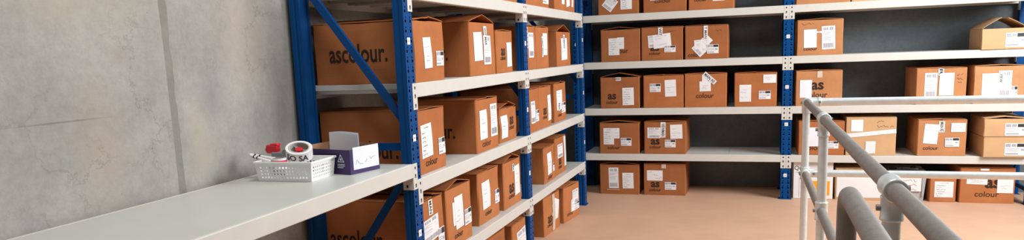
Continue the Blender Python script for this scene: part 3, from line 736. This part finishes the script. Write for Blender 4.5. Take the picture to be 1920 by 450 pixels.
# the run towards the camera; the 0.03 drift in x follows the photo
XE, YE = 0.045, -4.05
def along(t): return XE * t, YE * t
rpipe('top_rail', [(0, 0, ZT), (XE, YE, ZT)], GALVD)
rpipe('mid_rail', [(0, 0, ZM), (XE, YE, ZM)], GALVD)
rpipe('top_rail', [(0, 0, ZT), (3.6, 0, ZT)], GALV)
rpipe('mid_rail', [(0, 0, ZM), (3.6, 0, ZM)], GALV)
POSTS = [(0, 0), (0.0145, -1.215), (0.036, -3.16), (2.05, 0)]
for px, py in POSTS: 
    rpipe('rail_post', [(px, py, 0.008), (px, py, ZT)], GALV)
    g = MB(); g.box(px - 0.06, px + 0.06, py - 0.06, py + 0.06, 0, 0.008, bev=0.003); g.tube([(px, py, 0.008), (px, py, 0.06)], 0.032, 20)
    for sx in (-1, 1):
        for sy in (-1, 1): g.tube([(px + sx * 0.043, py + sy * 0.043, 0.008), (px + sx * 0.043, py + sy * 0.043, 0.018)], 0.009, 6)
    g.build('base_flange', GALV, gr)
FR = 0.0295
# corner: three-way elbow
g = MB(); g.tube([(0, 0, ZT - 0.075), (0, 0, ZT)], FR, 24); g.tube([(0, 0.012, ZT), (0, -0.085, ZT)], FR, 24); g.tube([(-0.012, 0, ZT), (0.085, 0, ZT)], FR, 24)
bm = bmesh.new(); bmesh.ops.create_uvsphere(bm, u_segments=24, v_segments=12, radius=FR * 1.02); bm.verts.index_update()
g.add([(v.co.x, v.co.y, v.co.z + ZT) for v in bm.verts], [[v.index for v in f.verts] for f in bm.faces], 0, True); bm.free()
g.build('corner_fitting', GALV, gr)
fitting((0, -0.08, ZT), (0, 1, 0), 0.02, FR * 1.06, sdir=(-1, 0, 0)); fitting((0.08, 0, ZT), (1, 0, 0), 0.02, FR * 1.06, sdir=(0, -1, 0))
# mid corner
fitting((0, 0, ZM), (0, 0, 1), 0.09, FR, sdir=(-1, 0, 0)); fitting((0, -0.055, ZM), (0, 1, 0), 0.06, FR, sdir=(-1, 0, 0)); fitting((0.055, 0, ZM), (1, 0, 0), 0.06, FR, sdir=(0, -1, 0))
for px, py in POSTS[1:3]:
    fitting((px, py, ZT), (0, 1, 0), 0.10, FR * 1.08, sdir=(1, 0, 0)); fitting((px, py, ZT - 0.055), (0, 0, 1), 0.07, FR, sdir=(-1, 0, 0))
    fitting((px, py, ZM), (0, 0, 1), 0.10, FR * 1.08, sdir=(-1, 0, 0))
fitting((2.05, 0, ZT), (1, 0, 0), 0.10, FR * 1.08, sdir=(0, -1, 0)); fitting((2.05, 0, ZM), (0, 0, 1), 0.10, FR * 1.08, sdir=(0, -1, 0))
# bent hoop of the stair handrail beside it
hp = empty('stair_handrail', (1.905, -1.40, 0)); tag(hp, 'short bent pipe handrail with rounded end beside the guard rail clamp', 'railing')
g = MB(); R_ = 0.055; LEN = 0.85; ZH = 1.205
arc = lambda y0, a0, a1: [(0, y0 + R_ * math.cos(a), ZH - R_ + R_ * math.sin(a)) for a in [a0 + (a1 - a0) * i / 8 for i in range(9)]]
pts = [(0, 0, 0.0), (0, 0, 0.6), (0, 0, ZH - R_ - 0.03)] + arc(-R_, 0, PI / 2) + arc(-LEN + R_, PI / 2, PI) + [(0, -LEN, ZH - R_ - 0.03), (0, -LEN, 0.0)]
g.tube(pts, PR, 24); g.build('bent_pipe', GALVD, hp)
for yy in (0, -LEN):
    g = MB(); g.box(-0.06, 0.06, yy - 0.06, yy + 0.06, 0, 0.008, bev=0.003); g.tube([(0, yy, 0.008), (0, yy, 0.06)], 0.032, 20); g.build('base_flange', GALV, hp)

# ------------------------------------------------------------------ things on the bench
# perforated white basket
bk = empty('plastic_basket', (-0.528, -0.612, ZB), 0.03); tag(bk, 'white perforated plastic basket on the bench holding tape rolls', 'basket')
BL, BD_, BH_ = 0.300, 0.212, 0.090
def perforated(mb, A, Bp, Cc, D, cols, rows, th):
    """quad wall A-B (bottom), D-C (top) with a grid of real holes, thickness th along the normal"""
    A, Bp, Cc, D = map(Vector, (A, Bp, Cc, D)); nrm = (Bp - A).cross(D - A).normalized() * th
    us = [0.0]; 
    m0 = 0.06
    for i in range(cols):
        c0 = m0 + (1 - 2 * m0) * (i + 0.5) / cols; hw = (1 - 2 * m0) / cols * 0.27; us += [c0 - hw, c0 + hw]
    us.append(1.0); vs = [0.0]
    for j in range(rows):
        c0 = 0.12 + 0.68 * (j + 0.5) / rows; hw = 0.68 / rows * 0.27; vs += [c0 - hw, c0 + hw]
    vs.append(1.0)
    def pt(u, v): return (A * (1 - u) + Bp * u) * (1 - v) + (D * (1 - u) + Cc * u) * v
    n = len(us); V = [pt(u, v) for v in vs for u in us]; N = len(V); V += [p - nrm for p in V]; F = []
    for j in range(len(vs) - 1):
        for i in range(n - 1):
            a, b, c, d = j * n + i, j * n + i + 1, (j + 1) * n + i + 1, (j + 1) * n + i
            if i % 2 == 1 and j % 2 == 1: F += [(a, a + N, b + N, b), (b, b + N, c + N, c), (c, c + N, d + N, d), (d, d + N, a + N, a)]
            else: F += [(a, b, c, d), (d + N, c + N, b + N, a + N)]
    mb.add(V, F)
tp = 0.010
b0 = [(tp, tp, 0), (BL - tp, tp, 0), (BL - tp, BD_ - tp, 0), (tp, BD_ - tp, 0)]; t0 = [(0, 0, BH_), (BL, 0, BH_), (BL, BD_, BH_), (0, BD_, BH_)]
g = MB()
for i in range(4):
    j = (i + 1) % 4; perforated(g, b0[i], b0[j], t0[j], t0[i], 15 if i % 2 == 0 else 11, 4, 0.0025)
g.box(tp, BL - tp, tp, BD_ - tp, 0.0006, 0.004)
g.build('basket_wall', WHITEP, bk)
g = MB()
for x0, x1, y0, y1 in ((-0.005, BL + 0.005, -0.005, 0.003), (-0.005, BL + 0.005, BD_ - 0.003, BD_ + 0.005), (-0.005, 0.003, 0, BD_), (BL - 0.003, BL + 0.005, 0, BD_)): g.box(x0, x1, y0, y1, BH_ - 0.007, BH_ + 0.003, bev=0.002)
g.build('rim', WHITEP, bk)
# tape roll lying tilted on top
def ring(mb, r0, r1, wd, n=32, mi=0, z0=0.0):
    V = []
    for k in range(n):
        c, s_ = math.cos(2 * PI * k / n), math.sin(2 * PI * k / n)
        V += [(r0 * c, r0 * s_, z0), (r1 * c, r1 * s_, z0), (r1 * c, r1 * s_, z0 + wd), (r0 * c, r0 * s_, z0 + wd)]
    F = []
    for k in range(n):
        a, b = 4 * k, 4 * ((k + 1) % n)
        F += [(a + 1, b + 1, b + 2, a + 2), (a + 2, b + 2, b + 3, a + 3), (a + 3, b + 3, b, a), (a, b, b + 1, a + 1)]
    mb.add(V, F, mi, False)
def tape_roll(name, label, loc, rot, r1, wd, txts, core=True, stripe=False):
    o = empty(name, loc); o.rotation_euler = rot; tag(o, label, 'tape roll')
    g = MB(); ring(g, r1 * 0.80, r1, wd)
    for txt, a0, span in txts:
        V, F, x0, x1, y0, y1 = text_mesh(txt, 0.02); sc = wd * 0.62 / (y1 - y0)
        out = []
        for a, b in V:
            an = a0 + ((a - x0) * sc) / r1; rr = r1 + 0.0008
            out.append((rr * math.cos(an), rr * math.sin(an), wd / 2 + (b - (y0 + y1) / 2) * sc))
        g.add(out, F, 1)
    if stripe: ring(g, r1 * 0.9, r1 + 0.0008, wd * 0.22, 32, 2, wd * 0.6)
    g.build('tape_winding', [WTAPE, INK, REDP], o)
    g = MB(); ring(g, r1 * 0.70, r1 * 0.80, wd + 0.002, z0=-0.001); g.build('cardboard_core', mat('core_grey', (0.45, 0.42, 0.38), 0.7) if 'core_grey' not in bpy.data.materials else bpy.data.materials['core_grey'], o)
    return o
cx_, cy_ = -0.386, -0.505
dr = tape_roll('tape_roll', 'white tape roll with black capitals and red hub, tilted on top of the basket', (cx_ + 0.010, cy_ + 0.032, ZB + 0.100), (math.radians(20), math.radians(15), 0), 0.062, 0.048, [('SA', -0.98, 0), ('SO', -1.98, 0), ('FRAGILE', 0.6, 0)])
g = MB(); g.tube([(0, 0, 0.002), (0, 0, 0.040)], 0.018, 20); g.build('hub', REDP, dr)
g = MB()
for k in range(3):
    a = 2 * PI * k / 3 + 0.5; d_ = Vector((math.cos(a), math.sin(a), 0)); n_ = Vector((-d_.y, d_.x, 0)) * 0.007
    p0, p1 = d_ * 0.017, d_ * 0.0425
    V = [p0 - n_, p1 - n_, p1 + n_, p0 + n_]; V = [(v.x, v.y, z) for z in (0.004, 0.034) for v in V]
    g.add(V, [(3, 2, 1, 0), (4, 5, 6, 7), (0, 1, 5, 4), (1, 2, 6, 5), (2, 3, 7, 6), (3, 0, 4, 7)])
g.build('spoke', GREYP, dr)
tape_roll('tape_roll', 'white tape roll with a red stripe, lying in the front of the basket', (-0.425, -0.566, ZB + 0.056), (0, 0, 0.3), 0.036, 0.048, [], stripe=True)
# red handled tape gun standing in the basket
tg = empty('tape_gun', (-0.505, -0.485, ZB + 0.005), 0.0); tag(tg, 'red handled tape gun with grey body standing in the basket', 'tape gun')
g = MB(); g.box(-0.008, 0.040, -0.014, 0.014, 0.0, 0.100, bev=0.006); g.box(-0.006, 0.058, -0.024, 0.024, 0.085, 0.118, bev=0.006); g.build('gun_body', GREYP, tg)
g = MB()
V = []
g.box(-0.038, 0.024, -0.018, 0.018, 0.110, 0.152, bev=0.008); g.box(-0.046, -0.030, -0.012, 0.012, 0.118, 0.138, bev=0.005); g.box(-0.012, 0.028, -0.016, 0.016, 0.146, 0.158, bev=0.004)
g.build('handle', REDP, tg)
g = MB(); g.box(0.054, 0.058, -0.022, 0.022, 0.112, 0.126); g.build('cutter_blade', STEEL, tg)
# marker pens over the left rim
for i, (dx, dy, dz, a, l) in enumerate([(0, 0, 0, 0.1, 'white pen with black bands over the left basket rim, upper one'), (0.004, -0.030, -0.004, -0.25, 'slim white pen resting over the left basket rim, lower one')]):
    pn = empty('marker_pen', (-0.545 + dx, -0.515 + dy, ZB + 0.101 + dz)); pn.rotation_euler = (0, 0.16, a)
    tag(pn, l, 'pen', 'pens over the basket rim')
    g = MB(); g.tube([(-0.075, 0, 0), (-0.07, 0, 0), (0.05, 0, 0)], [0.006, 0.0075, 0.0075], 12); g.build('barrel', WHITEP, pn)
    g = MB(); g.tube([(-0.050, 0, 0), (-0.042, 0, 0)], 0.0080, 12); g.tube([(-0.025, 0, 0), (-0.017, 0, 0)], 0.0080, 12); g.build('band', BLACKP, pn)
    g = MB(); g.tube([(0.05, 0, 0), (0.085, 0, 0), (0.088, 0, 0)], [0.0085, 0.0085, 0.006], 12); g.build('cap', WHITEP, pn)
# purple open box with papers
pb = empty('open_box', (-0.150, -0.398, ZB + 0.0005), math.radians(-13)); tag(pb, 'purple open cardboard box with white paper on its end, on the bench', 'box')
L1, L2_, PH = 0.275, 0.205, 0.118       # local: x from -L1..0, y 0..L2_
g = MB(); t = 0.004
g.box(-L1, 0, 0, t, 0, PH); g.box(-L1, 0, L2_ - t, L2_, 0, PH); g.box(-L1, -L1 + t, t, L2_ - t, 0, PH); g.box(-t, 0, t, L2_ - t, 0, PH); g.box(-L1 + t, -t, t, L2_ - t, 0, 0.004)
# warning triangle and small print on the long side
def tri(cx, cz, r, e): return [(cx + r * math.sin(a), -e, cz + r * math.cos(a)) for a in (0, 2 * PI / 3, 4 * PI / 3)]
cxm, czm = -0.060, 0.072
V = tri(cxm, czm, 0.026, 0.001) + tri(cxm, czm, 0.019, 0.001)
g.add(V, [(0, 1, 4, 3), (1, 2, 5, 4), (2, 0, 3, 5)], 1)
g.add(tri(cxm, czm, 0.009, 0.001), [(0, 1, 2)], 1)
for q in range(3): g.add([(cxm - 0.024, -0.001, 0.047 - q * 0.008), (cxm + 0.024 - 0.01 * (q == 2), -0.001, 0.047 - q * 0.008), (cxm + 0.024 - 0.01 * (q == 2), -0.001, 0.050 - q * 0.008), (cxm - 0.024, -0.001, 0.050 - q * 0.008)], [(0, 1, 2, 3)], 1)
g.build('box_body', [PURPLE, SHEET], pb)
g = MB(); g.box(-L1 + t, -t, t + 0.0005, t + 0.002, 0.006, PH - 0.002); g.box(-L1 + t, -t, L2_ - t - 0.002, L2_ - t - 0.0005, 0.006, PH + 0.012); g.box(-L1 + t + 0.0005, -L1 + t + 0.002, t, L2_ - t, 0.006, PH + 0.018)
g.build('cardboard_lining', INNERC, pb)
g = MB(); g.box(0.0006, 0.0016, 0.020, L2_ - 0.006, 0.020, PH + 0.010)
put = lambda y, z: (0.0024, y, z)
scribble(g, put, 0.035, 0.085, 0.055, 0.022, 1, 0.001); scribble(g, put, 0.095, 0.125, 0.058, 0.02, 1, 0.001); scribble(g, put, 0.135, 0.18, 0.060, 0.022, 1, 0.001)
o = g.build('handwritten_label', [SHEET, GREYINK], pb); o['label'] = 'white paper with faint handwriting'
for i, (yy, hh, dx) in enumerate([(0.150, 0.178, 0.0), (0.140, 0.172, 0.006)]):
    ps = empty('paper_sheet', pb.location + Matrix.Rotation(math.radians(-13), 3, 'Z') @ Vector((-0.178 + dx, yy, 0.0062)), math.radians(-4))
    tag(ps, ('white paper sheet standing at the back of the purple box', 'white paper sheet standing in front of another in the purple box')[i], 'paper', 'papers standing in the purple box')
    g = MB(); N = 6; V = []
    for s_ in (0, 1):
        for j in range(N + 1):
            for k in range(N + 1): V.append((-0.088 + 0.176 * k / N, 0.0006 * s_ + 0.006 * math.sin(3 * k / N + i) * (j / N), hh * j / N + 0.004 * math.sin(k * 0.7 + i) * (j == N)))
    mm = (N + 1) ** 2; F = []
    for j in range(N):
        for k in range(N): b = j * (N + 1) + k; F += [(b, b + 1, b + N + 2, b + N + 1), (mm + b + N + 1, mm + b + N + 2, mm + b + 1, mm + b)]
    g.add(V, F)
    s2 = g.build('sheet', SHEET, ps)

# ------------------------------------------------------------------ light
w = bpy.data.worlds.new('world'); scene.world = w; w.use_nodes = True
bg = w.node_tree.nodes['Background']; bg.inputs['Color'].default_value = (0.96, 0.98, 1.0, 1); bg.inputs['Strength'].default_value = 0.085
def area(name, loc, target, sx, sy, power, col=(1, 1, 1)):
    d = bpy.data.lights.new(name, 'AREA'); d.shape = 'RECTANGLE'; d.size = sx; d.size_y = sy; d.energy = power; d.color = col
    o = bpy.data.objects.new(name, d); COL.objects.link(o); o.location = loc
    o.rotation_euler = (Vector(target) - Vector(loc)).to_track_quat('-Z', 'Y').to_euler(); return o
area('door_daylight', (5.2, 2.0, 3.2), (0.5, 2.6, 1.0), 2.4, 2.2, 340, (0.98, 0.99, 1.0))
area('bench_fill', (1.3, -1.0, 4.6), (-0.1, -0.9, 0.8), 1.8, 1.4, 110, (1.0, 0.99, 0.97))  # added fill above the bench, brightens its top and the wall

vs = scene.view_settings
vs.view_transform = 'Standard'; vs.look = 'None'; vs.gamma = 1.0; vs.use_curve_mapping = False
vs.exposure = 0.1
scene.cycles.max_bounces = 8
for o in list(scene.objects):
    if '_n' in o: del o['_n']
